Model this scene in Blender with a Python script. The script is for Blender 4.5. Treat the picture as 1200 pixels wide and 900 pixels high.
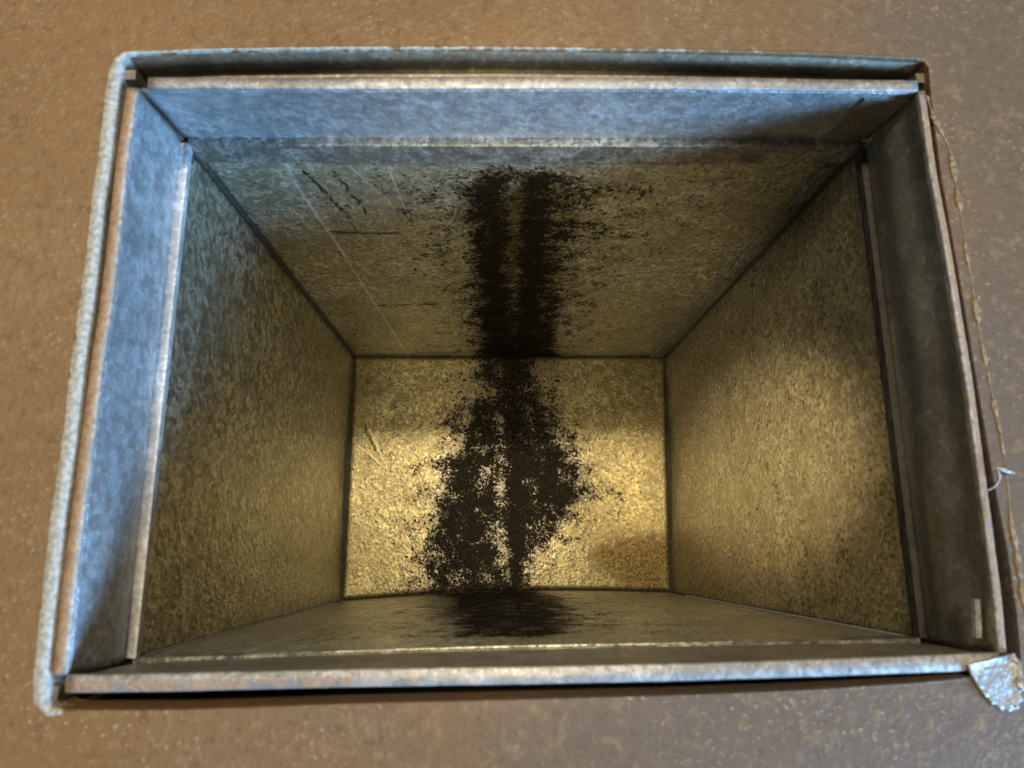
import bpy, math, random
import numpy as np
from mathutils import Vector, Matrix
random.seed(7); rng = np.random.default_rng(7)
for o in list(bpy.data.objects): bpy.data.objects.remove(o)
S = bpy.context.scene
C = S.collection
MM = 0.001
D = 0.4109                                    # depth of the duct

# ---------------------------------------------------------------- camera
cam_d = bpy.data.cameras.new('camera'); cam = bpy.data.objects.new('camera', cam_d); C.objects.link(cam)
cam_d.sensor_width = 36; cam_d.lens = 841.1/1200*36; cam_d.clip_start = 0.01; cam_d.clip_end = 50
Rm = Matrix(((0.99955592, 0.00710563, -0.02893897), (-0.01341524, 0.97447541, -0.22409308), (0.02660799, 0.22438179, 0.97413799)))
cam.matrix_world = Matrix.Translation((-0.0153, -0.0684, 0.2426)) @ Rm.to_4x4()
cam_d.dof.use_dof = True; cam_d.dof.focus_distance = 0.55; cam_d.dof.aperture_fstop = 15
S.camera = cam

# ---------------------------------------------------------------- room light and added spots
w = bpy.data.worlds.new('World'); S.world = w; w.use_nodes = True
bgn = w.node_tree.nodes['Background']; bgn.inputs['Color'].default_value = (1.0, 0.86, 0.66, 1); bgn.inputs['Strength'].default_value = 0.11

def aim(o, loc, tgt):
    o.location = loc
    o.rotation_euler = (Vector(tgt) - Vector(loc)).to_track_quat('-Z', 'Y').to_euler()
def area(name, loc, tgt, sx, sy, power, col):
    l = bpy.data.lights.new(name, 'AREA'); l.shape = 'RECTANGLE'; l.size = sx; l.size_y = sy; l.energy = power; l.color = col
    o = bpy.data.objects.new(name, l); C.objects.link(o); aim(o, loc, tgt); return o
def spot(name, loc, tgt, power, col, deg, blend, rad):
    l = bpy.data.lights.new(name, 'SPOT'); l.energy = power; l.color = col; l.spot_size = math.radians(deg); l.spot_blend = blend; l.shadow_soft_size = rad
    o = bpy.data.objects.new(name, l); C.objects.link(o); aim(o, loc, tgt); return o
area('window_light', (1.35, -1.05, 0.50), (-0.12, 0.05, -0.02), 0.8, 0.45, 70, (0.27, 0.58, 1.0))
area('ceiling_light', (-0.05, 0.46, 1.9), (0, 0, 0), 0.20, 0.14, 28, (1.0, 0.84, 0.60))
spot('added_duct_spot', (-0.02, -0.045, 0.30), (0.000, 0.050, -0.35), 8.6, (1.0, 0.87, 0.58), 46, 0.8, 0.012)  # added spot that brightens the inside of the duct
spot('added_wall_spot', (-0.13, -0.03, 0.36), (0.150, -0.020, -0.185), 42.0, (1.0, 0.80, 0.46), 15, 1.0, 0.012)  # added narrow spot that makes the glow on the right wall

S.cycles.max_bounces = 6; S.cycles.diffuse_bounces = 4; S.cycles.glossy_bounces = 4
vs = S.view_settings; vs.view_transform = 'Standard'; vs.look = 'None'; vs.gamma = 1; vs.exposure = 0; vs.use_curve_mapping = False

# ---------------------------------------------------------------- node helpers
class NT:
    def __init__(s, name):
        s.m = bpy.data.materials.new(name); s.m.use_nodes = True; s.t = s.m.node_tree
        s.b = s.t.nodes['Principled BSDF']
    def n(s, t, **k):
        x = s.t.nodes.new(t)
        for a, v in k.items(): setattr(x, a, v)
        return x
    def put(s, sock, v):
        if v is None: return
        if isinstance(v, bpy.types.NodeSocket): s.t.links.new(v, sock)
        else: sock.default_value = v
    def math(s, op, a, b=None, c=None, clamp=False):
        x = s.n('ShaderNodeMath', operation=op, use_clamp=clamp)
        for i, v in enumerate((a, b, c)): s.put(x.inputs[i], v)
        return x.outputs[0]
    def ss(s, v, lo, hi, a=0.0, b=1.0):
        x = s.n('ShaderNodeMapRange', interpolation_type='SMOOTHSTEP'); s.put(x.inputs[0], v)
        for i, q in zip((1, 2, 3, 4), (lo, hi, a, b)): s.put(x.inputs[i], q)
        return x.outputs[0]
    def mix(s, f, a, b, mode='MIX'):
        x = s.n('ShaderNodeMix', data_type='RGBA', blend_type=mode); s.put(x.inputs[0], f); s.put(x.inputs[6], a); s.put(x.inputs[7], b)
        return x.outputs[2]
    def obj(s, sc=(1, 1, 1), loc=(0, 0, 0)):
        tc = s.n('ShaderNodeTexCoord'); mp = s.n('ShaderNodeMapping'); s.t.links.new(tc.outputs['Object'], mp.inputs[0])
        mp.inputs['Scale'].default_value = sc; mp.inputs['Location'].default_value = loc
        return mp.outputs[0]
    def noise(s, co, sc, det=3, rough=0.55, dist=0.0):
        x = s.n('ShaderNodeTexNoise'); s.put(x.inputs['Vector'], co); x.inputs['Scale'].default_value = sc
        x.inputs['Detail'].default_value = det; x.inputs['Roughness'].default_value = rough; x.inputs['Distortion'].default_value = dist
        return x.outputs[0]
    def voro(s, co, sc, feat='F1', out='Distance', rnd=1.0):
        x = s.n('ShaderNodeTexVoronoi', feature=feat); s.put(x.inputs['Vector'], co); x.inputs['Scale'].default_value = sc
        x.inputs['Randomness'].default_value = rnd
        return x.outputs[out]
    def warp(s, co, sc, amt):
        x = s.n('ShaderNodeTexNoise'); s.put(x.inputs['Vector'], co); x.inputs['Scale'].default_value = sc
        v = s.n('ShaderNodeVectorMath', operation='MULTIPLY_ADD'); s.t.links.new(x.outputs['Color'], v.inputs[0])
        v.inputs[1].default_value = (amt,)*3; s.put(v.inputs[2], co); return v.outputs[0]
    def attr(s, name):
        x = s.n('ShaderNodeAttribute', attribute_name=name); return x.outputs['Fac']
    def bump(s, h, dist, strength=1.0):
        x = s.n('ShaderNodeBump'); x.inputs['Distance'].default_value = dist; x.inputs['Strength'].default_value = strength
        s.put(x.inputs['Height'], h); return x.outputs[0]
    def segs(s, co, axes, segments):
        """mask of thin scratches: list of ((a0,b0),(a1,b1),width) in metres on two object axes"""
        sp = s.n('ShaderNodeSeparateXYZ'); s.put(sp.inputs[0], co); A = sp.outputs[axes[0]]; B = sp.outputs[axes[1]]
        tot = None
        for (a0, b0), (a1, b1), wd in segments:
            da, db = a1-a0, b1-b0; L2 = da*da+db*db
            pa = s.math('SUBTRACT', A, a0); pb = s.math('SUBTRACT', B, b0)
            t = s.math('DIVIDE', s.math('ADD', s.math('MULTIPLY', pa, da), s.math('MULTIPLY', pb, db)), L2, clamp=True)
            ex = s.math('SUBTRACT', pa, s.math('MULTIPLY', t, da)); ey = s.math('SUBTRACT', pb, s.math('MULTIPLY', t, db))
            d = s.math('SQRT', s.math('ADD', s.math('MULTIPLY', ex, ex), s.math('MULTIPLY', ey, ey)))
            k = s.ss(d, wd*0.3, wd, 1, 0)
            tot = k if tot is None else s.math('MAXIMUM', tot, k)
        return tot

def galvanised(name, col, dust, dust_amt, flecks=0.5, metal=0.75, rough=0.38, spangle=110, spw=0.5, bumpd=0.0007, scratch=None, axes=None, dark=None, var=0.35, stains=False, floor_reflection=False):
    k = NT(name); co = k.obj(); cw = k.warp(co, 60, 0.012)
    cells = k.voro(k.warp(co, 140, 0.004), spangle, out='Color'); cv = k.n('ShaderNodeSeparateColor'); k.put(cv.inputs[0], cells); sp = cv.outputs[0]
    n1 = k.noise(cw, 165, 4, 0.68)
    n3 = k.noise(co, 430, 2, 0.6)
    n2 = k.noise(co, 16, 3)
    nb = k.noise(k.warp(co, 12, 0.06), 34, 3, 0.6)                                             # broad clouding of the dust film
    tone = k.math('ADD', k.math('MULTIPLY', k.math('SUBTRACT', sp, 0.5), spw), k.math('ADD', k.math('MULTIPLY', k.math('SUBTRACT', n1, 0.5), 1.8), 0.5))
    base = k.mix(k.ss(tone, 0.05, 0.95), tuple(c*(1-var) for c in col)+(1,), tuple(min(1, c*(1+var)) for c in col)+(1,))
    base = k.mix(k.math('MULTIPLY', k.ss(k.math('ADD', k.math('MULTIPLY', n2, 0.75), k.math('MULTIPLY', n3, 0.4)), 0.38, 0.72), dust_amt), base, dust+(1,))
    worm = k.ss(k.math('ABSOLUTE', k.math('SUBTRACT', n1, 0.47)), 0.004, 0.035)             # thin curly dark lines
    base = k.mix(k.math('MULTIPLY', k.math('SUBTRACT', 1.0, worm), 0.6*flecks), base, (col[0]*0.24, col[1]*0.20, col[2]*0.12, 1))
    fl = k.math('MULTIPLY', k.ss(k.math('ADD', n3, k.math('MULTIPLY', n1, 0.5)), 0.835, 0.885), min(1, flecks))
    base = k.mix(k.math('MULTIPLY', fl, 0.85), base, (0.04, 0.03, 0.014, 1))
    base = k.mix(k.math('MULTIPLY', k.ss(n3, 0.40, 0.30), 0.5), base, tuple(min(1, c*1.7) for c in col)+(1,))
    if dark:                                                                                   # dark smudged dashes
        dm = k.math('MULTIPLY', k.segs(k.warp(co, 220, 0.006), axes, dark), k.ss(n1, 0.40, 0.5))
        base = k.mix(dm, base, (0.02, 0.016, 0.009, 1))
    if scratch:
        sm = k.math('MULTIPLY', k.segs(k.warp(co, 120, 0.0016), axes, scratch), k.ss(n1, 0.35, 0.5, 0.45, 1))
        base = k.mix(k.math('MULTIPLY', sm, 0.8), base, tuple(min(0.8, c*1.7) for c in col)+(1,))
    rgh = k.math('ADD', rough, k.math('MULTIPLY', sp, 0.10))
    met = k.math('MULTIPLY', k.math('SUBTRACT', 1.0, k.math('MULTIPLY', fl, 0.8)), metal)
    base = k.mix(k.ss(nb, 0.35, 0.62, 0.30, 0.0), base, tuple(c*0.45 for c in dust)+(1,))
    h = k.math('ADD', k.math('MULTIPLY', n1, 1.0), k.math('MULTIPLY', n3, 0.35))
    if stains:                                                                                 # rust, then soot, with the shapes carried by the panel
        rust = k.attr('rust')
        rm = k.ss(k.math('ADD', rust, k.math('MULTIPLY', k.math('SUBTRACT', n1, 0.5), 1.4)), 0.42, 0.62)
        base = k.mix(k.math('MULTIPLY', k.ss(k.math('ADD', rust, k.math('MULTIPLY', k.math('SUBTRACT', k.math('ADD', n1, nb), 1.0), 1.1)), 0.10, 0.95), 0.80), base, (0.040, 0.028, 0.008, 1))
        base = k.mix(k.math('MULTIPLY', rm, 0.55), base, k.mix(k.ss(n3, 0.4, 0.6), (0.022, 0.014, 0.004, 1), (0.17, 0.11, 0.022, 1)))
        soot = k.attr('soot')
        ns = k.noise(cw, 430, 4, 0.8)
        g = k.math('ADD', k.math('MULTIPLY', k.math('SUBTRACT', ns, 0.5), 3.6), k.math('MULTIPLY', k.math('SUBTRACT', k.noise(co, 75, 3, 0.6), 0.5), 2.2))
        brown = k.math('MULTIPLY', k.ss(k.math('ADD', soot, k.math('MULTIPLY', g, 0.6)), 0.14, 0.62), 0.84)
        base = k.mix(brown, base, k.mix(n1, (0.04, 0.028, 0.012, 1), (0.12, 0.085, 0.038, 1)))
        sm = k.math('MULTIPLY', k.ss(k.math('ADD', soot, g), 0.46, 0.80), 0.96)
        sm = k.math('MULTIPLY', sm, k.ss(soot, 0.02, 0.15))
        base = k.mix(sm, base, k.mix(k.ss(n3, 0.35, 0.7), (0.003, 0.0025, 0.0015, 1), (0.014, 0.0095, 0.0045, 1)))
        k.put(k.b.inputs['Specular IOR Level'], k.math('SUBTRACT', 0.5, k.math('MAXIMUM', k.math('MULTIPLY', sm, 0.44), k.math('MULTIPLY', k.ss(rust, 0.15, 0.85), 0.32))))
        met = k.math('MULTIPLY', met, k.math('SUBTRACT', 1.0, k.math('MAXIMUM', k.math('MAXIMUM', sm, k.math('MULTIPLY', brown, 0.85)), k.math('MULTIPLY', rm, 0.4))))
        rgh = k.math('ADD', rgh, k.math('MULTIPLY', sm, 0.35), clamp=True)
    if floor_reflection:                                                                                   # warm floor reflection painted into the folded rim's colour
        fm = k.ss(k.math('ADD', k.attr('floor_reflection'), k.math('MULTIPLY', k.math('SUBTRACT', n1, 0.5), 1.3)), 0.40, 0.62)
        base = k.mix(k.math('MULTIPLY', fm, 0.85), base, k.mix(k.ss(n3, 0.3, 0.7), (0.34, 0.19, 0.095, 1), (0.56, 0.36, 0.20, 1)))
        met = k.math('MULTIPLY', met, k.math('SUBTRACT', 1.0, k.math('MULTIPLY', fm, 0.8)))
    k.put(k.b.inputs['Base Color'], base); k.put(k.b.inputs['Metallic'], met); k.put(k.b.inputs['Roughness'], rgh)
    k.put(k.b.inputs['Normal'], k.bump(h, bumpd))
    return k.m

ZINC = (0.56, 0.59, 0.62)
WALL = (0.60, 0.58, 0.46); DUST = (0.42, 0.38, 0.25)
M = {}
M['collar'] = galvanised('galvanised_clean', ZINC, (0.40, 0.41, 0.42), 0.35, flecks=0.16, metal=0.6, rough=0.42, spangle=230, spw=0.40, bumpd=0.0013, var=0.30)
M['hem'] = galvanised('galvanised_hem', (0.52, 0.51, 0.50), (0.36, 0.33, 0.30), 0.5, flecks=0.4, metal=0.5, rough=0.55, spangle=120, spw=0.3, bumpd=0.0005, var=0.32, floor_reflection=True)
far_scr = [((-.1078, -.0347), (-.1094, -.0825), .0016), ((-.1094, -.0825), (-.1042, -.1595), .0013), ((-.1042, -.1595), (-.0996, -.2586), .0012), ((-.0996, -.2586), (-.0934, -.3915), .0012),
           ((-.080, -.062), (-.066, -.100), .0006), ((-.062, -.064), (-.058, -.120), .0005)]
far_dark = [((-.1014, -.1337), (-.0632, -.1349), .0026), ((-.1002, -.2624), (-.0548, -.2592), .0030), ((-.100, -.066), (-.088, -.115), .0016), ((-.086, -.066), (-.078, -.110), .0014)]
M['far'] = galvanised('galvanised_dusty_far', WALL, DUST, 0.7, flecks=0.9, metal=0.6, rough=0.35, spangle=300, spw=0.5, bumpd=0.0010, scratch=far_scr, axes=(0, 2), dark=far_dark, stains=True, var=0.42)
M['side'] = galvanised('galvanised_dusty_side', WALL, DUST, 0.40, flecks=0.75, metal=0.75, rough=0.29, spangle=290, spw=0.75, bumpd=0.0016, stains=True, var=0.55)
M['right'] = galvanised('galvanised_dusty_right', (0.62, 0.55, 0.38), (0.46, 0.38, 0.21), 0.5, flecks=1.0, metal=0.68, rough=0.32, spangle=280, spw=0.35, bumpd=0.0015, stains=True, var=0.30)
bot_scr = [((-.1280, .0440), (-.1091, .0057), .0009), ((-.1368, .027), (-.1240, .0170), .0013), ((-.1240, .0170), (-.1114, .0058), .0008), ((-.118, .040), (-.121, .033), .0012)]
bot_dark = [((-.1300, .0475), (-.1105, .0075), .0014), ((-.1250, .0205), (-.1140, .0100), .0010)]
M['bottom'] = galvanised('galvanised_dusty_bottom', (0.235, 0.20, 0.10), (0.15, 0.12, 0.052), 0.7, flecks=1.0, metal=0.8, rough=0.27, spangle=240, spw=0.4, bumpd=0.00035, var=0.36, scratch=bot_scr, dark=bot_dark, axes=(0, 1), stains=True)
M['rough_hem'] = galvanised('galvanised_rough_hem', (0.66, 0.67, 0.68), (0.48, 0.48, 0.46), 0.5, flecks=0.3, metal=0.45, rough=0.55, spangle=150, spw=0.3, bumpd=0.0006, var=0.3)
M['dark_zinc'] = galvanised('galvanised_gap_shade', (0.24, 0.225, 0.18), (0.13, 0.11, 0.08), 0.5, flecks=0.4, metal=0.5, rough=0.5, spw=0.2, bumpd=0.0004, var=0.3)  # darker zinc stands in for the shade in the far gap
M['grey_hem'] = galvanised('galvanised_grey_hem', (0.40, 0.39, 0.35), (0.22, 0.20, 0.16), 0.6, flecks=0.8, metal=0.55, rough=0.45, spangle=130, spw=0.5, bumpd=0.0009, var=0.5)
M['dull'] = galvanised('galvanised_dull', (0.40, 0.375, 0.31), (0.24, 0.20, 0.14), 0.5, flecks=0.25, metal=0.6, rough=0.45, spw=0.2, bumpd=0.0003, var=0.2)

def simple(name, col, rough=0.8, metal=0.0, bumpd=0.0003, sc=300):
    k = NT(name); co = k.obj(); n = k.noise(co, sc, 4, 0.6)
    k.put(k.b.inputs['Base Color'], k.mix(k.ss(n, 0.3, 0.7), tuple(c*0.6 for c in col)+(1,), tuple(min(1, c*1.35) for c in col)+(1,)))
    k.b.inputs['Roughness'].default_value = rough; k.b.inputs['Metallic'].default_value = metal
    k.put(k.b.inputs['Normal'], k.bump(n, bumpd)); return k.m
M['dark'] = simple('dark_void_shade', (0.02, 0.016, 0.012))  # near-black colour stands in for the shade inside the gaps
M['soot'] = simple('soot_flake', (0.006, 0.0045, 0.003), 0.7, sc=900); M['soot'].node_tree.nodes['Principled BSDF'].inputs['Specular IOR Level'].default_value = 0.12
M['crease_shade'] = simple('dark_crease_shade', (0.05, 0.042, 0.03), 0.7)  # dark tone painted in for the shade of seam gaps and creases
M['lint'] = simple('white_lint', (0.75, 0.75, 0.74), 0.8)

def floor_mat(name, worn):
    k = NT(name); co = k.obj(); cw = k.warp(co, 50, 0.01)
    big = k.noise(co, 6, 3); n1 = k.noise(cw, 230, 3, 0.6); n2 = k.noise(co, 520, 2, 0.6)
    sp = k.n('ShaderNodeSeparateXYZ'); k.put(sp.inputs[0], co)
    cool_side = k.ss(k.math('ADD', k.math('ADD', k.math('MULTIPLY', sp.outputs[0], 1.7), k.math('MULTIPLY', sp.outputs[1], -1.0)), k.math('MULTIPLY', k.math('SUBTRACT', big, 0.5), 0.9)), -0.16, 0.30)   # cool light on one side, painted into the floor colour
    base = k.mix(k.ss(big, 0.3, 0.7), (0.245, 0.133, 0.049, 1), (0.305, 0.173, 0.070, 1))
    base = k.mix(k.math('MULTIPLY', cool_side, 0.85), base, (0.155, 0.121, 0.092, 1))
    base = k.mix(k.math('MULTIPLY', k.ss(n1, 0.52, 0.70), 0.35), base, (0.42, 0.28, 0.15, 1))
    base = k.mix(k.math('MULTIPLY', k.ss(n1, 0.46, 0.32), 0.35), base, (0.12, 0.062, 0.025, 1))
    fleck = k.math('MULTIPLY', k.ss(n2, 0.60, 0.70), k.ss(k.noise(co, 22, 2), 0.40, 0.62))
    base = k.mix(k.math('MULTIPLY', fleck, 0.7), base, (0.52, 0.41, 0.27, 1))
    if worn:
        wm = k.ss(k.math('ADD', k.attr('worn'), k.math('MULTIPLY', k.math('SUBTRACT', n1, 0.5), 1.1)), 0.40, 0.60)
        base = k.mix(wm, base, k.mix(k.ss(n2, .3, .7), (0.36, 0.335, 0.27, 1), (0.62, 0.595, 0.53, 1)))
    k.put(k.b.inputs['Base Color'], base)
    k.put(k.b.inputs['Roughness'], k.ss(n1, 0.3, 0.7, 0.62, 0.46))
    k.b.inputs['Specular IOR Level'].default_value = 0.45
    h = k.math('ADD', k.math('MULTIPLY', n1, 0.6), k.math('MULTIPLY', n2, 0.7))
    k.put(k.b.inputs['Normal'], k.bump(h, 0.0003 if worn else 0.0004)); return k.m
M['floor'] = floor_mat('brown_textured_floor', False)
M['edge'] = floor_mat('brown_floor_worn_edge', True)

# ---------------------------------------------------------------- mesh helpers
def tag(o, label=None, cat=None, kind=None, group=None):
    if label: o['label'] = label
    if cat: o['category'] = cat
    if kind: o['kind'] = kind
    if group: o['group'] = group
    return o
def mk(name, verts, faces, mat, parent=None, smooth=True, attrs=None):
    me = bpy.data.meshes.new(name); me.from_pydata([tuple(map(float, v)) for v in verts], [], faces); me.update()
    if smooth: me.polygons.foreach_set('use_smooth', [True]*len(me.polygons))
    for a, vals in (attrs or {}).items():
        at = me.attributes.new(a, 'FLOAT', 'POINT'); at.data.foreach_set('value', np.asarray(vals, dtype=np.float32))
    me.materials.append(mat)
    o = bpy.data.objects.new(name, me); C.objects.link(o)
    if parent:
        o.parent = parent
        if parent.parent is None: o.location = -Vector(parent.location)   # keeps mesh coordinates equal to world coordinates
    return o
def fix(o): 
    import bmesh
    bm = bmesh.new(); bm.from_mesh(o.data); bmesh.ops.recalc_face_normals(bm, faces=bm.faces); bm.to_mesh(o.data); bm.free(); return o
def sheet(name, G, out, th, mat, parent, soot=None, rust=None):
    """a metal sheet: front grid G[nu,nv,3] and a back th further along `out`, closed at the border"""
    nu, nv = G.shape[:2]; N = nu*nv; out = np.array(out, float)
    V = np.concatenate([G.reshape(-1, 3), (G + out*th).reshape(-1, 3)])
    idx = np.arange(N).reshape(nu, nv)
    q = np.stack([idx[:-1, :-1], idx[1:, :-1], idx[1:, 1:], idx[:-1, 1:]], -1).reshape(-1, 4)
    a = (G[1, 0]-G[0, 0]); b = (G[0, 1]-G[0, 0])
    flip = np.dot(np.cross(a, b), out) > 0
    f1 = q[:, ::-1] if flip else q; f2 = (q if flip else q[:, ::-1]) + N
    loop = list(idx[:, 0]) + list(idx[-1, 1:]) + list(idx[-2::-1, -1]) + list(idx[0, -2:0:-1])
    side = []
    for i in range(len(loop)):
        p, r = int(loop[i]), int(loop[(i+1) % len(loop)]); side.append((p, r, r+N, p+N) if not flip else (r, p, p+N, r+N))
    at = {'soot': np.concatenate([soot.ravel(), np.zeros(N)]) if soot is not None else np.zeros(2*N)}
    if rust is not None: at['rust'] = np.concatenate([rust.ravel(), np.zeros(N)])
    return fix(mk(name, V, f1.tolist()+f2.tolist()+side, mat, parent, True, at))
def resample(P, n):
    P = np.array(P, float); d = np.r_[0, np.cumsum(np.linalg.norm(np.diff(P, axis=0), axis=1))]; t = np.linspace(0, d[-1], n)
    return np.stack([np.interp(t, d, P[:, i]) for i in range(P.shape[1])], 1)
def smooth_path(P, n, it=3):
    Q = resample(P, n)
    for _ in range(it): Q[1:-1] = 0.25*Q[:-2] + 0.5*Q[1:-1] + 0.25*Q[2:]
    return Q
def loft(name, rings, mat, parent, closed=True, caps=True, smooth=True, attrs=None):
    n, m = len(rings), len(rings[0]); V = [v for r in rings for v in r]; F = []
    for i in range(n-1):
        for j in range(m if closed else m-1):
            k = (j+1) % m; F.append((i*m+j, i*m+k, (i+1)*m+k, (i+1)*m+j))
    if caps: F.append(tuple(range(m))[::-1]); F.append(tuple((n-1)*m+j for j in range(m)))
    return fix(mk(name, V, F, mat, parent, smooth, attrs))
def box(name, lo, hi, mat, parent, bev=0.0003):
    x0, y0, z0 = lo; x1, y1, z1 = hi; rings = []
    for z, i in ((z0, bev), (z0+bev, 0), (z1-bev, 0), (z1, bev)):
        rings.append([(x0+i, y0+i, z), (x1-i, y0+i, z), (x1-i, y1-i, z), (x0+i, y1-i, z)])
    return loft(name, rings, mat, parent, smooth=False)
def tube(name, path, rads, mat, parent, m=10, flat=1.0):
    path = np.array(path, float); rings = []
    for i in range(len(path)):
        t = path[min(i+1, len(path)-1)] - path[max(i-1, 0)]; t /= np.linalg.norm(t)+1e-12
        u = np.cross(t, (0, 0, 1)); u /= np.linalg.norm(u)+1e-9; v = np.cross(u, t)
        rings.append([path[i] + rads[i]*(math.cos(a)*u + flat*math.sin(a)*v) for a in np.linspace(0, 2*math.pi, m, endpoint=False)])
    return loft(name, rings, mat, parent)
sm = lambda e0, e1, x: (lambda t: t*t*(3-2*t))(np.clip((x-e0)/(e1-e0), 0, 1))

# ---------------------------------------------------------------- measured outlines (mm, floor level)
cut_top = [(-155.2, 117.6), (-121, 119.6), (-72.3, 120.6), (-6.3, 121.2), (60.6, 120.6), (111.3, 119.6), (157.6, 117.4)]
cut_right = [(157.6, 117.4), (156.2, 98.4), (155.3, 66.7), (155.6, 46.8), (156.0, 23.6), (156.1, -5.1), (156.3, -38.9), (156.6, -55.3), (157.2, -69.7), (156.9, -91.6), (155.4, -109.2)]
cut_bot = [(155.4, -109.2), (122.3, -111.8), (86, -113.4), (44.8, -114.2), (-9.5, -114.6), (-62.9, -114.8), (-115.5, -115.6), (-153.4, -114.8)]
cut_left = [(-153.4, -114.8), (-154.2, -104), (-154.5, -77.3), (-154.8, -54.6), (-154.3, -29.5), (-154.5, -23.1), (-154.7, -3.7), (-154.4, 24.6), (-154.6, 38.8), (-155.2, 57.4), (-154.4, 72.5), (-154.8, 92.2), (-155.2, 117.6)]
rim_in = {'far': [(-147.7, 103.1), (-71.5, 103.2), (-6.5, 103.9), (59.4, 104.1), (152.0, 103.4)],
          'right': [(152.0, 103.4), (151.4, 69.2), (152.1, 45.1), (152.3, 30.9), (152.3, 12.5), (152.4, -11.9), (151.8, -32.3), (151.3, -52), (150.8, -69.6), (150.3, -86.1), (149.0, -103.4)],
          'near': [(149.0, -103.4), (100.9, -104.2), (45.3, -104.9), (-9.3, -105.0), (-63.3, -104.8), (-116.5, -105.1), (-148.6, -104.9)],
          'left': [(-148.6, -104.9), (-149.0, -78.7), (-149.0, -63.7), (-148.9, -48.6), (-148.7, -28.4), (-148.6, -16.7), (-148.5, 0.2), (-147.9, 13.8), (-147.9, 31.6), (-148.1, 53.7), (-148.3, 76.3), (-147.7, 103.1)]}
rim_w = {'far': 5.2, 'right': 3.0, 'near': 5.4, 'left': 4.7}
OUT = {'far': (0, 1, 0), 'right': (1, 0, 0), 'near': (0, -1, 0), 'left': (-1, 0, 0)}
# inner corners of the duct: rim (z = 0) and bottom (z = -D): far-left, far-right, near-right, near-left
RIM = np.array([(-149.0, 107.0), (152.0, 107.4), (150.2, -104.6), (-150.4, -106.6)])*MM
BOT = np.array([(-145.2, 111.7), (151.2, 109.9), (144.4, -108.9), (-148.9, -111.6)])*MM
def corner(i, z):
    p = RIM[i] + (BOT[i]-RIM[i])*(-z/D); return np.array([p[0], p[1], z])
SIDES = {'far': (0, 1), 'right': (1, 2), 'near': (2, 3), 'left': (3, 0)}
ZC = -0.043                                    # lower edge of the collar

# ---------------------------------------------------------------- the floor
floor_root = bpy.data.objects.new('floor', None)      # replaced below by the mesh itself
bpy.data.objects.remove(floor_root)
cut = np.concatenate([resample(cut_top, 60)[:-1], resample(cut_right, 60)[:-1], resample(cut_bot, 60)[:-1], resample(cut_left, 80)[:-1]])*MM
for _ in range(1): cut = 0.25*np.roll(cut, 1, 0) + 0.5*cut + 0.25*np.roll(cut, -1, 0)
n_cut = len(cut)
tan = np.roll(cut, -1, 0) - np.roll(cut, 1, 0); tan /= np.linalg.norm(tan, axis=1)[:, None]
nor = np.stack([-tan[:, 1], tan[:, 0]], 1)
if np.mean(np.sum(nor*cut, 1)) < 0: nor = -nor
side_of = np.array([0]*59 + [1]*59 + [2]*59 + [3]*79)
lip_w = np.array([1.1, 0.7, 0.7, 4.6])[side_of]*MM                       # the left lip is broad and rounded
lip_h = np.array([0.7, 0.5, 0.5, 2.4])[side_of]*MM
worn0 = np.array([0.52, 0.12, 0.05, 0.95])[side_of]
for _ in range(4):
    lip_w = (np.roll(lip_w, 1)+lip_w*2+np.roll(lip_w, -1))/4; lip_h = (np.roll(lip_h, 1)+lip_h*2+np.roll(lip_h, -1))/4; worn0 = (np.roll(worn0, 1)+worn0*2+np.roll(worn0, -1))/4
x_ = cut[:, 0]; worn0 = np.where(side_of == 0, worn0*np.clip(1.15-(x_+0.15)/0.42, 0.35, 1), worn0)
wob = np.convolve(rng.normal(0, 1, n_cut+8), np.ones(9)/9, 'valid')*np.where(side_of == 3, 0.0008, 0.0002)
rag = rng.normal(0, 1, n_cut)*0.0
outer = cut + nor*(lip_w+np.abs(wob)*0.8+rag)[:, None]
# sheet from the lip outwards to the far borders
FX, FY = 0.9, 0.75
ring0 = np.c_[outer, np.zeros(n_cut)]
ang = outer.copy(); kx = FX/np.maximum(np.abs(ang[:, 0]), 1e-6); ky = FY/np.maximum(np.abs(ang[:, 1]), 1e-6)
bord = ang*np.minimum(kx, ky)[:, None]
rings = [ring0] + [np.c_[outer+(bord-outer)*t, np.zeros(n_cut)] for t in (0.03, 0.1, 0.25, 0.55, 1.0)]
V = np.concatenate(rings); F = []
for r in range(len(rings)-1):
    for j in range(n_cut):
        k = (j+1) % n_cut; F.append((r*n_cut+j, r*n_cut+k, (r+1)*n_cut+k, (r+1)*n_cut+j))
floor = fix(mk('floor', V, F, M['floor'])); tag(floor, 'brown textured floor around the rectangular duct opening', 'floor', 'structure')
if floor.data.polygons[0].normal.z < 0: floor.data.flip_normals()
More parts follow.
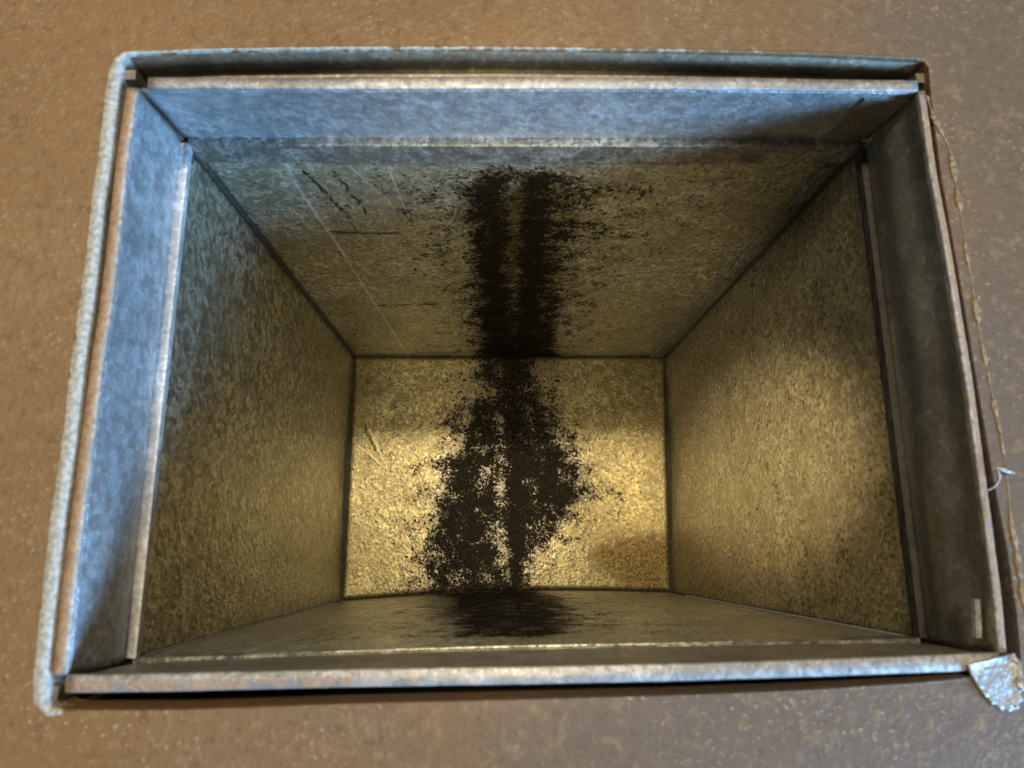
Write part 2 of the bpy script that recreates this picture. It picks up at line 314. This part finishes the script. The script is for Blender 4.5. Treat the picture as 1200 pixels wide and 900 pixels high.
# worn rounded lip and cut face, four parts
lv = []; la = []
for t in np.linspace(0, 1, 7):
    a = t*math.pi/2
    off = lip_w*(1-math.sin(a)) + (np.abs(wob)*0.8+rag)*(1-t)
    lv.append(np.c_[cut + nor*off[:, None], -lip_h*(1-math.cos(a)) + (0.0004*math.sin(math.pi*t))*np.where(side_of == 3, 1.8, 1)])
    la.append(np.clip(worn0*(0.55+0.75*math.sin(min(1, t*2.2)*math.pi*0.5)) + wob*120, 0, 1.2)*(1.0 if t < 0.9 else 0.8))
lv.append(np.c_[cut, np.full(n_cut, -0.014)]); la.append(worn0*0.45)
starts = [0, 59, 118, 177, n_cut]
for s_i in range(4):
    ids = [j % n_cut for j in range(starts[s_i], starts[s_i+1]+1)]
    rr = [[lv[r][j] for r in range(len(lv))] for j in ids]
    at = [la[r][j] for j in ids for r in range(len(lv))]
    o = loft('cut_edge', rr, M['edge'], None, closed=False, caps=False, attrs={'worn': at}); o.parent = floor
    if s_i == 3: o['label'] = 'pale worn rounded lip along the cut'

# unseen boards added under the floor to keep light out of the gap
for lo, hi in (((-0.30, 0.126, -0.060), (0.30, 0.30, -0.0142)), ((-0.30, -0.30, -0.060), (0.30, -0.1215, -0.0142)), ((0.1645, -0.1212, -0.060), (0.30, 0.1257, -0.0142)), ((-0.30, -0.1212, -0.060), (-0.1645, 0.1257, -0.0142))):
    o = box('light_block_board', lo, hi, M['dark'], None); o.parent = floor

# ---------------------------------------------------------------- the metal sleeve that lines the cut
sleeve = bpy.data.objects.new('metal_sleeve', None); C.objects.link(sleeve); sleeve.location = (0, 0, -0.058)
tag(sleeve, 'thin metal sleeve lining the cut between brown floor and duct rim', 'sleeve')
def strip_between(name, path, out, z0, z1, inset, mat, nz=6, th=0.0008):
    P = resample(path, 60)*MM; o2 = np.array(out[:2])
    G = np.zeros((60, nz, 3))
    for j, z in enumerate(np.linspace(z0, z1, nz)):
        G[:, j, :2] = P + o2*inset; G[:, j, 2] = z
    return sheet(name, G, out, th, mat, sleeve)
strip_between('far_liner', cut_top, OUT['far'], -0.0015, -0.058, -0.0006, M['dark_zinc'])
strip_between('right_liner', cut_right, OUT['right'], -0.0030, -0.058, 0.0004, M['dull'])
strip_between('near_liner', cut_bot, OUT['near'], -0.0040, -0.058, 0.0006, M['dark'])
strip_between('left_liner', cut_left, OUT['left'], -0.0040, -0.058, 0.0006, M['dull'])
# ledge low in the far gap and the closed bottom of the gap
lp = resample([(-151, 117.2), (-72, 119.2), (-6, 119.8), (60, 119.4), (153, 116.6)], 40)*MM
loft('ledge', [[(x, y+0.0008, -0.0118), (x, y-0.0022, -0.0120), (x, y-0.0028, -0.0126), (x, y-0.0026, -0.0138), (x, y+0.0008, -0.0138)] for x, y in lp], M['dull'], sleeve, smooth=False)
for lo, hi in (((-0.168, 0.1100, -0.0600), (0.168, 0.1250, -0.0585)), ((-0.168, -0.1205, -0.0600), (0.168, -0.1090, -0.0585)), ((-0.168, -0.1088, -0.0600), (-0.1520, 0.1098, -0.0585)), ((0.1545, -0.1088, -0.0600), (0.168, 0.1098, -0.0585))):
    box('gap_light_block', lo, hi, M['dark'], sleeve)  # unseen strips added to stop light coming up through the gap

# ---------------------------------------------------------------- the duct
duct = bpy.data.objects.new('sheet_metal_duct', None); C.objects.link(duct); duct.location = (0, 0, -D-0.007)
tag(duct, 'open rectangular galvanised sheet metal duct with black soot stain inside', 'duct')

def soot_far(x, s):
    L = np.interp(s, [60, 66, 82, 115, 173, 250, 402], [-16, -21, -29, -30, -28, -26, -23]); R = np.interp(s, [60, 66, 82, 125, 173, 250, 403], [12, 18, 30, 35, 35, 37, 47])
    core = np.minimum(x-L, R-x)
    d = sm(-16, 12, core)*0.78                                                        # broken speckle across the whole run
    d = np.maximum(d, 0.50*np.exp(-np.clip(-core, 0, None)/(26+22*sm(250, 80, s))))
    c1 = np.interp(s, [66, 120, 250, 402], [-14, -16, -13, -9]); c2 = np.interp(s, [66, 120, 250, 402], [8, 9, 14, 22])
    w1 = np.interp(s, [66, 250, 402], [6, 8.5, 12]); w2 = np.interp(s, [66, 250, 402], [4.5, 7.5, 15])
    d += 0.42*np.exp(-((x-c1)/w1/1.15)**2) + 0.46*np.exp(-((x-c2)/w2/1.15)**2)                  # two denser runs of soot
    xc = np.interp(s, [82, 216, 300], [-3.0, 0.5, 3]); d -= 0.35*np.exp(-((x-xc)/4.2)**2)*sm(66, 84, s)*sm(330, 200, s)
    return d*sm(52, 78, s)
def soot_bot(x, y):
    L = np.interp(-y, [-111, -97, -58, -26, -7, 28, 50, 80, 105], [-25, -34, -42, -47, -57, -65, -71, -77, -80]); R = np.interp(-y, [-111, -96, -65, -41, -17, 6, 18, 31, 44, 66, 81, 106], [37, 33, 38, 47, 57, 69, 74, 66, 50, 30, 18, 12])
    core = np.minimum(x-L, R-x)
    d = sm(-15, 18, core)*0.98 + 0.40*np.exp(-((x-5.5)/6.0)**2) + 0.22*np.exp(-(((x-38)/26)**2+((y+5)/34)**2)) + 0.22*np.exp(-(((x+40)/20)**2+((y+45)/50)**2))
    d = np.maximum(d, 0.55*np.exp(-np.clip(-core, 0, None)/20))
    d -= 0.20*np.exp(-((x+np.interp(y, [-36, 10, 58, 98], [6.5, 6.2, 7.3, 9]))/5.2)**2)*sm(-75, -35, y)*sm(112, 96, y)
    d -= 0.22*np.exp(-((x+5)/7)**2)*sm(-35, -60, y)
    d -= 0.35*np.exp(-(((x+24)/16)**2+((y-78)/20)**2))
    d -= 0.35*np.exp(-(((x-30)/12)**2+((y-98)/14)**2))
    d -= 0.30*np.exp(-(((x+45)/14)**2+((y+98)/9)**2))
    return d
def soot_near(x, s):
    L = np.interp(s, [60, 103, 160, 237, 353, 410], [-26, -30, -36, -42, -52, -66]); R = np.interp(s, [60, 96, 149, 223, 334, 410], [16, 18, 24, 30, 36, 22])
    core = np.minimum(x-L, R-x); d = sm(-22, 16, core)*1.0
    return np.maximum(d, 0.42*np.exp(-np.clip(-core, 0, None)/40))*sm(60, 80, s)
def soot_right(y, s): return 0.10+0.25*np.exp(-((s-150)/90)**2)*0+0*y

NU, NV = 150, 170
bulge = {'far': -0.0010, 'right': 0.0012, 'near': -0.0052, 'left': 0.0012}
INS = 0.0008
for sname, (ia, ib) in SIDES.items():
    out = np.array(OUT[sname], float)
    u = np.linspace(0, 1, NU)[:, None]; v = np.linspace(0, 1, NV)[None, :]
    z = ZC-0.0012 + v*(-D-0.006-(ZC-0.0012))
    G = np.zeros((NU, NV, 3))
    for a in range(2):
        pa = RIM[ia][a] + (BOT[ia][a]-RIM[ia][a])*(-z/D); pb = RIM[ib][a] + (BOT[ib][a]-RIM[ib][a])*(-z/D)
        G[..., a] = pa + (pb-pa)*(0.006+0.988*u)
    G[..., 2] = z + 0*u
    b = bulge[sname]*np.sin(math.pi*u)*(0.25+0.75*v)                                    # tin canning
    lump = 0.0006*np.sin(u*9.1+v*3+ia)*np.sin(v*6.3+ia*1.7)*np.sin(math.pi*u)
    G += (b+lump)[..., None]*out - out*INS
    xm = G[..., 0]*1000; ym = G[..., 1]*1000; s_ = -G[..., 2]*1000
    so = {'far': soot_far, 'near': soot_near}.get(sname)
    soot = so(xm, s_) if so else np.full(xm.shape, 0.06)
    if sname == 'right': soot = 0.13*np.exp(-((s_-160)/120)**2)+0*xm
    rust = np.zeros(xm.shape)
    if sname == 'left': rust = 0.42*np.exp(-((ym+75)/30)**2)*sm(100, 250, s_)
    if sname == 'right': rust = 0.40*sm(-70, -102, ym)*sm(150, 330, s_) + 0.25*sm(80, 105, ym)
    if sname == 'far': rust = 0.75*np.exp(-((xm+1.5)/6)**2)*sm(75, 90, s_)*sm(260, 190, s_) + 0.42*sm(134, 148, xm) + 0.35*sm(-132, -146, xm)*sm(330, 370, s_)
    panel = sheet({'far': 'far_panel', 'near': 'near_panel', 'left': 'left_panel', 'right': 'right_panel'}[sname], G, out, 0.0009, M['far'] if sname in ('far', 'near') else M['right'] if sname == 'right' else M['side'], duct, soot, rust)
    # folded hem along the upper edge of the panel
    hh = {'far': 0.0150, 'right': 0.0060, 'near': 0.0110, 'left': 0.0042}[sname]
    th = {'far': 0.0020, 'right': 0.0007, 'near': 0.0005, 'left': 0.0020}[sname]
    rings = []
    for i in range(60):
        uu = 0.006+0.988*i/59; ring = []
        top = G[min(NU-1, int(uu*(NU-1))), 0]
        def at(zz):
            A = corner(ia, zz); B = corner(ib, zz); p = A+(B-A)*uu - out*INS; return p
        wv = 0.00025*math.sin(i*1.3+ia)+0.0002*random.random()
        for dz, dn in ((0.0, -0.0022), (0.0002, 0.45*th), (0.0, 0.95*th), (-0.0004, th), (-hh*0.5, th*0.9+wv), (-hh+0.0006, th*0.9), (-hh, th*0.45), (-hh, -0.0003)):
            ring.append(at(ZC+0.0004+dz) - out*dn)
        rings.append(ring)
    loft('hem', rings, M['rough_hem'] if sname == 'left' else M['crease_shade'] if sname == 'right' else M['grey_hem'], panel, smooth=False)  # right hem coloured dark as the shade of its gap

# bottom panel, loose by a millimetre inside the four walls, and an unseen tray added to keep light out below
u = np.linspace(0, 1, 170)[:, None]; v = np.linspace(0, 1, 130)[None, :]
ins = 0.0022
c4 = [np.array([BOT[i][0]-np.sign(BOT[i][0])*ins, BOT[i][1]-np.sign(BOT[i][1])*ins]) for i in range(4)]
G = np.zeros((170, 130, 3))
for a in range(2):
    G[..., a] = (c4[0][a]*(1-u)+c4[1][a]*u)*(1-v) + (c4[3][a]*(1-u)+c4[2][a]*u)*v
G[..., 1] += 0.0048*np.sin(math.pi*u)*v**3
G[..., 2] = -D + 0.0007*np.sin(u*7+1)*np.sin(v*5+.5) + 0.0010*np.sin(math.pi*u)*np.sin(math.pi*v)
e = np.minimum(np.minimum(u, 1-u)*0.3, np.minimum(v, 1-v)*0.21)/0.003; G[..., 2] -= 0.0012*np.clip(1-e, 0, 1)**2
xm = G[..., 0]*1000; ym = G[..., 1]*1000
rust = 0.85*np.exp(-(((xm-118)/52)**2+((ym+84)/30)**2))*(1+0.2*np.sin(xm*0.11+ym*0.05)*np.sin(ym*0.13+1)) + 0.25*sm(40, 110, xm)*np.exp(-((ym+72)/20)**2) + 0.3*np.exp(-((xm-30)/20)**2-((ym+95)/14)**2)
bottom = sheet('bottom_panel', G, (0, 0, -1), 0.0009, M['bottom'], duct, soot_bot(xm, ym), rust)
box('base_light_block', (-0.153, -0.116, -D-0.0070), (0.156, 0.1165, -D-0.0050), M['dark'], duct)
# corner seams: recessed posts behind the gaps between the wall panels
for i in range(4):
    sx, sy = [(-1, 1), (1, 1), (1, -1), (-1, -1)][i]; rings = []
    for zz, of in ((-0.003, 0.0019), (ZC+0.0004, 0.0019), (ZC-0.001, 0.0007), (-0.2, 0.0007), (-D-0.005, 0.0007)):
        p = corner(i, zz); q = [(of, of), (0.006, of), (0.006, 0.006), (of, 0.006)]
        rings.append([(p[0]+sx*a, p[1]+sy*b_, zz) for a, b_ in q])
    loft('corner_seam', rings, M['dull'], duct, smooth=False)
# raised seam rib along the far left corner, coloured dark as the crease's shade
P = [corner(0, zz) + np.array([0.0020, -0.0022, 0]) for zz in np.linspace(ZC-0.002, -D+0.001, 30)]
tube('seam_shade_rib', P, [0.0014]*30, M['crease_shade'], duct, 8)
# folded lap strip on the far panel beside the right corner
rings = []
for zz in np.linspace(-0.0595, -D+0.0008, 40):
    p = corner(1, zz); wdt = 0.0100 + 0.0060*(-zz-0.06)/0.35; y = p[1]-INS
    w1 = 0.0003*math.sin(zz*90)
    rings.append([(p[0]-0.0010, y+0.0006, zz), (p[0]-0.0010, y-0.0014, zz), (p[0]-wdt+0.0005+w1, y-0.0030, zz), (p[0]-wdt+w1, y-0.0024, zz), (p[0]-wdt+w1, y+0.0012, zz)])
loft('lap_strip', rings, M['grey_hem'], duct, smooth=False)
P = [corner(1, zz) + np.array([-0.0012, -0.0030, 0]) for zz in np.linspace(ZC-0.003, -D+0.001, 30)]
tube('seam_shade_rib', P, [0.0013]*30, M['crease_shade'], duct, 8)  # dark rib in place of the shade in the far right corner

# collar: four upright bands above the panels with a folded rim each
for sname, (ia, ib) in SIDES.items():
    out = np.array(OUT[sname], float); n = 90
    top = smooth_path(rim_in[sname], n, 2)*MM
    low = np.array([corner(ia, ZC)+(corner(ib, ZC)-corner(ia, ZC))*t for t in np.linspace(0, 1, n)])[:, :2] + out[:2]*0.0013
    if sname == 'near': low = low + np.array([0, 0.0022])*np.sin(np.linspace(0, 1, n)*math.pi)[:, None]**0.4
    nz = 26; G = np.zeros((n, nz, 3))
    for j, t in enumerate(np.linspace(0, 1, nz)):
        G[:, j, :2] = top*(1-t)+low*t; G[:, j, 2] = -0.0012 + t*(ZC+0.0012)
        prof = {'right': 0.0011*math.sin(t*7.5+0.4), 'far': 0.0004*math.sin(t*5), 'left': 0.0003*math.sin(t*6+1), 'near': 0.0004*math.sin(t*6)}[sname]*math.sin(math.pi*t)
        wav = 0.0004*np.sin(np.linspace(0, 1, n)*11+ia+t*2)*math.sin(math.pi*t)
        G[:, j, :2] += out[None, :2]*(prof+wav)[:, None]
    coll = sheet({'far': 'far_collar', 'near': 'near_collar', 'left': 'left_collar', 'right': 'right_collar'}[sname], G, out, 0.0008, M['collar'] if sname in ('far', 'left') else M['dull'], duct)  # right and near bands get duller zinc, their shade put into the colour
    w_ = rim_w[sname]*MM; rings = []
    for i in range(n):
        p = np.array([top[i][0], top[i][1], 0.0])
        if sname in ('far', 'near'): p[0] = p[0] + 0.0  # ends are closed by the side rims
        jit = np.convolve(rng.normal(0, 1, 5), np.ones(5)/5, 'valid')[0]*0.00007
        ring = []
        for dn, dz in ((0.0003, -0.0022), (-0.0001, -0.0010), (0.0000, -0.0003), (0.0004, 0.0000), (w_*0.5, 0.0001), (w_-0.0006, 0.0000), (w_, -0.0008), (w_-0.0002, -0.0024), (w_*0.5, -0.0030)):
            ring.append(p + out*(dn+jit) + np.array([0, 0, dz]))
        rings.append(ring)
    if sname == 'far': rings = rings[1:]
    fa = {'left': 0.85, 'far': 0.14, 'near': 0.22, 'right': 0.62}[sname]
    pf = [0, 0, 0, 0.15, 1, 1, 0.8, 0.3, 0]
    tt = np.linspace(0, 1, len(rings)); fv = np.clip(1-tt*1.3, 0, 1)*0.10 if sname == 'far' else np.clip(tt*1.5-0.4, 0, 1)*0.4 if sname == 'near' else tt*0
    loft('rim', rings, M['hem'], coll, attrs={'floor_reflection': [(fa+fv[i_])*q for i_ in range(len(rings)) for q in pf]})
    if sname == 'far':                                                    # overlapping end of the band beside the right corner
        rings = []
        for j in range(14):
            zz = -0.0050 - j/13*(0.0375); t = (-zz-0.0012)/(-ZC-0.0012)
            y = (top[-1][1]*(1-t) + low[-1][1]*t); x1 = top[-1][0]*(1-t)+low[-1][0]*t
            rings.append([(x1-0.0006, y+0.0004, zz), (x1-0.0006, y-0.0010, zz), (x1-0.0185, y-0.0012, zz), (x1-0.0190, y-0.0008, zz), (x1-0.0190, y+0.0006, zz)])
        loft('overlap', rings, M['dull'], coll, smooth=False)
    if sname == 'right':                                                  # small bent clip near the lower end
        rings = [[(x-0.0006, y, zz), (x-0.0026, y, zz+0.0002), (x-0.0028, y, zz-0.0016), (x-0.0010, y, zz-0.0024)] for x, y, zz in [(0.1497, -0.0870, -0.0055), (0.1496, -0.0900, -0.0058), (0.1493, -0.0960, -0.0062), (0.1490, -0.0995, -0.0066)]]
        loft('clip', rings, M['hem'], coll, smooth=False)

# bent corner tab that lies out over the floor at the near right corner
tab = resample([(137.1, -106.5), (138.0, -110.2), (139.2, -112.3), (140.9, -115.4), (142.9, -118.4), (146.1, -120.6), (150.6, -120.6), (153.1, -118.0), (154.0, -112.0), (154.3, -107.4), (153.4, -103.4)], 60)*MM
cen = np.array([0.1475, -0.1090]); rings = []
for k_, (sc, dz) in enumerate(((1.0, 0.0006), (1.0, 0.0012), (0.93, 0.0016), (0.86, 0.0012), (0.5, 0.0013), (0.05, 0.0014))):
    ring = []
    for i, p in enumerate(tab):
        crimp = (0.00045*math.sin(i*1.35) if k_ < 4 and 12 < i < 44 else 0)
        q = cen+(p-cen)*(sc + (crimp*28 if k_ < 2 else 0)); ring.append((q[0], q[1], dz + (crimp*1.0 if k_ < 3 else 0) + (0.0010 if 42 < i < 57 and k_ < 3 else 0)))
    rings.append(ring)
o = loft('corner_tab', rings, M['collar'], duct)
o['label'] = 'crimped bluish corner tab bent out over the floor'

# ---------------------------------------------------------------- sealant along the right side of the cut
bp = smooth_path([(154.9, 101.4), (156.0, 92), (158.8, 84), (160.5, 78.2), (160.6, 46.8), (160.2, 36.2), (160.3, 24.9), (160.2, 5.3), (161, -16.9), (161.3, -25.8), (161.7, -32.4), (161.2, -48.9), (160.3, -60.4), (160.3, -74.2), (160.2, -83.3), (159.8, -98)], 220, 2)*MM
rad = (np.convolve(np.abs(rng.normal(0, 1, 224)), np.ones(5)/5, 'valid')-0.25)*0.0014*(0.75+0.5*np.sin(np.arange(220)*0.21)*np.sin(np.arange(220)*0.083)); rad = np.clip(rad, 0.00015, None)
rad[:26] *= 1.5
ks = NT('old_tan_sealant'); co = ks.obj(); nn = ks.noise(co, 400, 3)
ks.put(ks.b.inputs['Base Color'], ks.mix(ks.ss(nn, .35, .65), (0.22, 0.155, 0.085, 1), (0.42, 0.33, 0.21, 1))); ks.b.inputs['Roughness'].default_value = 0.35
ks.put(ks.b.inputs['Normal'], ks.bump(nn, 0.0006))
o = tube('sealant_bead', np.c_[bp, np.full(220, 0.0001)], rad, ks.m, None, 8, 0.45)
tag(o, 'lumpy tan sealant bead on the floor along the right side of the opening', 'sealant')

# ---------------------------------------------------------------- lint
lint = bpy.data.objects.new('lint_fibre', None); C.objects.link(lint); lint.location = (0.157, -0.046, 0.0)
tag(lint, 'tiny white lint fibre curled over the right rim of the duct', 'lint')
P = smooth_path([(153.1, -51.2, 1.2), (155.2, -50.0, 2.2), (157.2, -48.0, 2.0), (158.0, -46.2, 1.6), (157.2, -44.4, 2.0)], 24, 3)*MM
tube('strand', P, list(np.linspace(0.00012, 0.00026, 24)), M['lint'], lint, 6)
P = smooth_path([(156.6, -43.6, 2.0), (158.3, -44.0, 2.2), (160.6, -44.9, 1.8), (163.6, -45.4, 1.0)], 24, 3)*MM
tube('tuft', P, [0.0001+0.0006*math.sin(math.pi*min(1, i/20)) for i in range(24)], M['lint'], lint, 8, 0.6)

# ---------------------------------------------------------------- loose soot flakes clinging to the stain
V = []; F = []
def flake(p, ax, r):
    ax = np.array(ax, float); t1 = np.cross(ax, (0.3, 0.5, 0.8)); t1 /= np.linalg.norm(t1); t2 = np.cross(ax, t1)
    k = 5; b0 = len(V); a0 = random.random()*6.28
    for i in range(k):
        a = a0 + i*6.283/k; rr = r*random.uniform(0.6, 1.3); V.append(p + rr*(math.cos(a)*t1 + math.sin(a)*t2) - ax*0.0002)
    V.append(p + ax*r*random.uniform(0.35, 0.8))
    for i in range(k): F.append((b0+i, b0+(i+1) % k, b0+k))
cnt = 0
while cnt < 3000:
    x = random.uniform(-95, 95); y = random.uniform(-104, 109)
    d = float(soot_bot(np.float64(x), np.float64(y)))
    if random.random() < d**2*0.9: flake(np.array([x*MM, y*MM, -D+0.0006]), (0, 0, 1), random.uniform(0.0004, 0.0013)); cnt += 1
cnt = 0
while cnt < 2200:
    x = random.uniform(-70, 75); s_ = random.uniform(64, 404)
    d = float(soot_far(np.float64(x), np.float64(s_)))
    if random.random() < d**2*0.9:
        zz = -s_*MM; yy = 0.5*(corner(0, zz)[1]+corner(1, zz)[1]) - INS - 0.0010*-math.sin(math.pi*(0.5+x/300))*(0.25+0.75*(s_-44)/370)*-1
        flake(np.array([x*MM, yy, zz]), (0, -1, 0), random.uniform(0.0004, 0.0012)); cnt += 1
fl = mk('soot_flakes', V, F, M['soot'], None, False)
tag(fl, 'loose black soot flakes caked over the stain in the duct', 'soot', 'stuff')
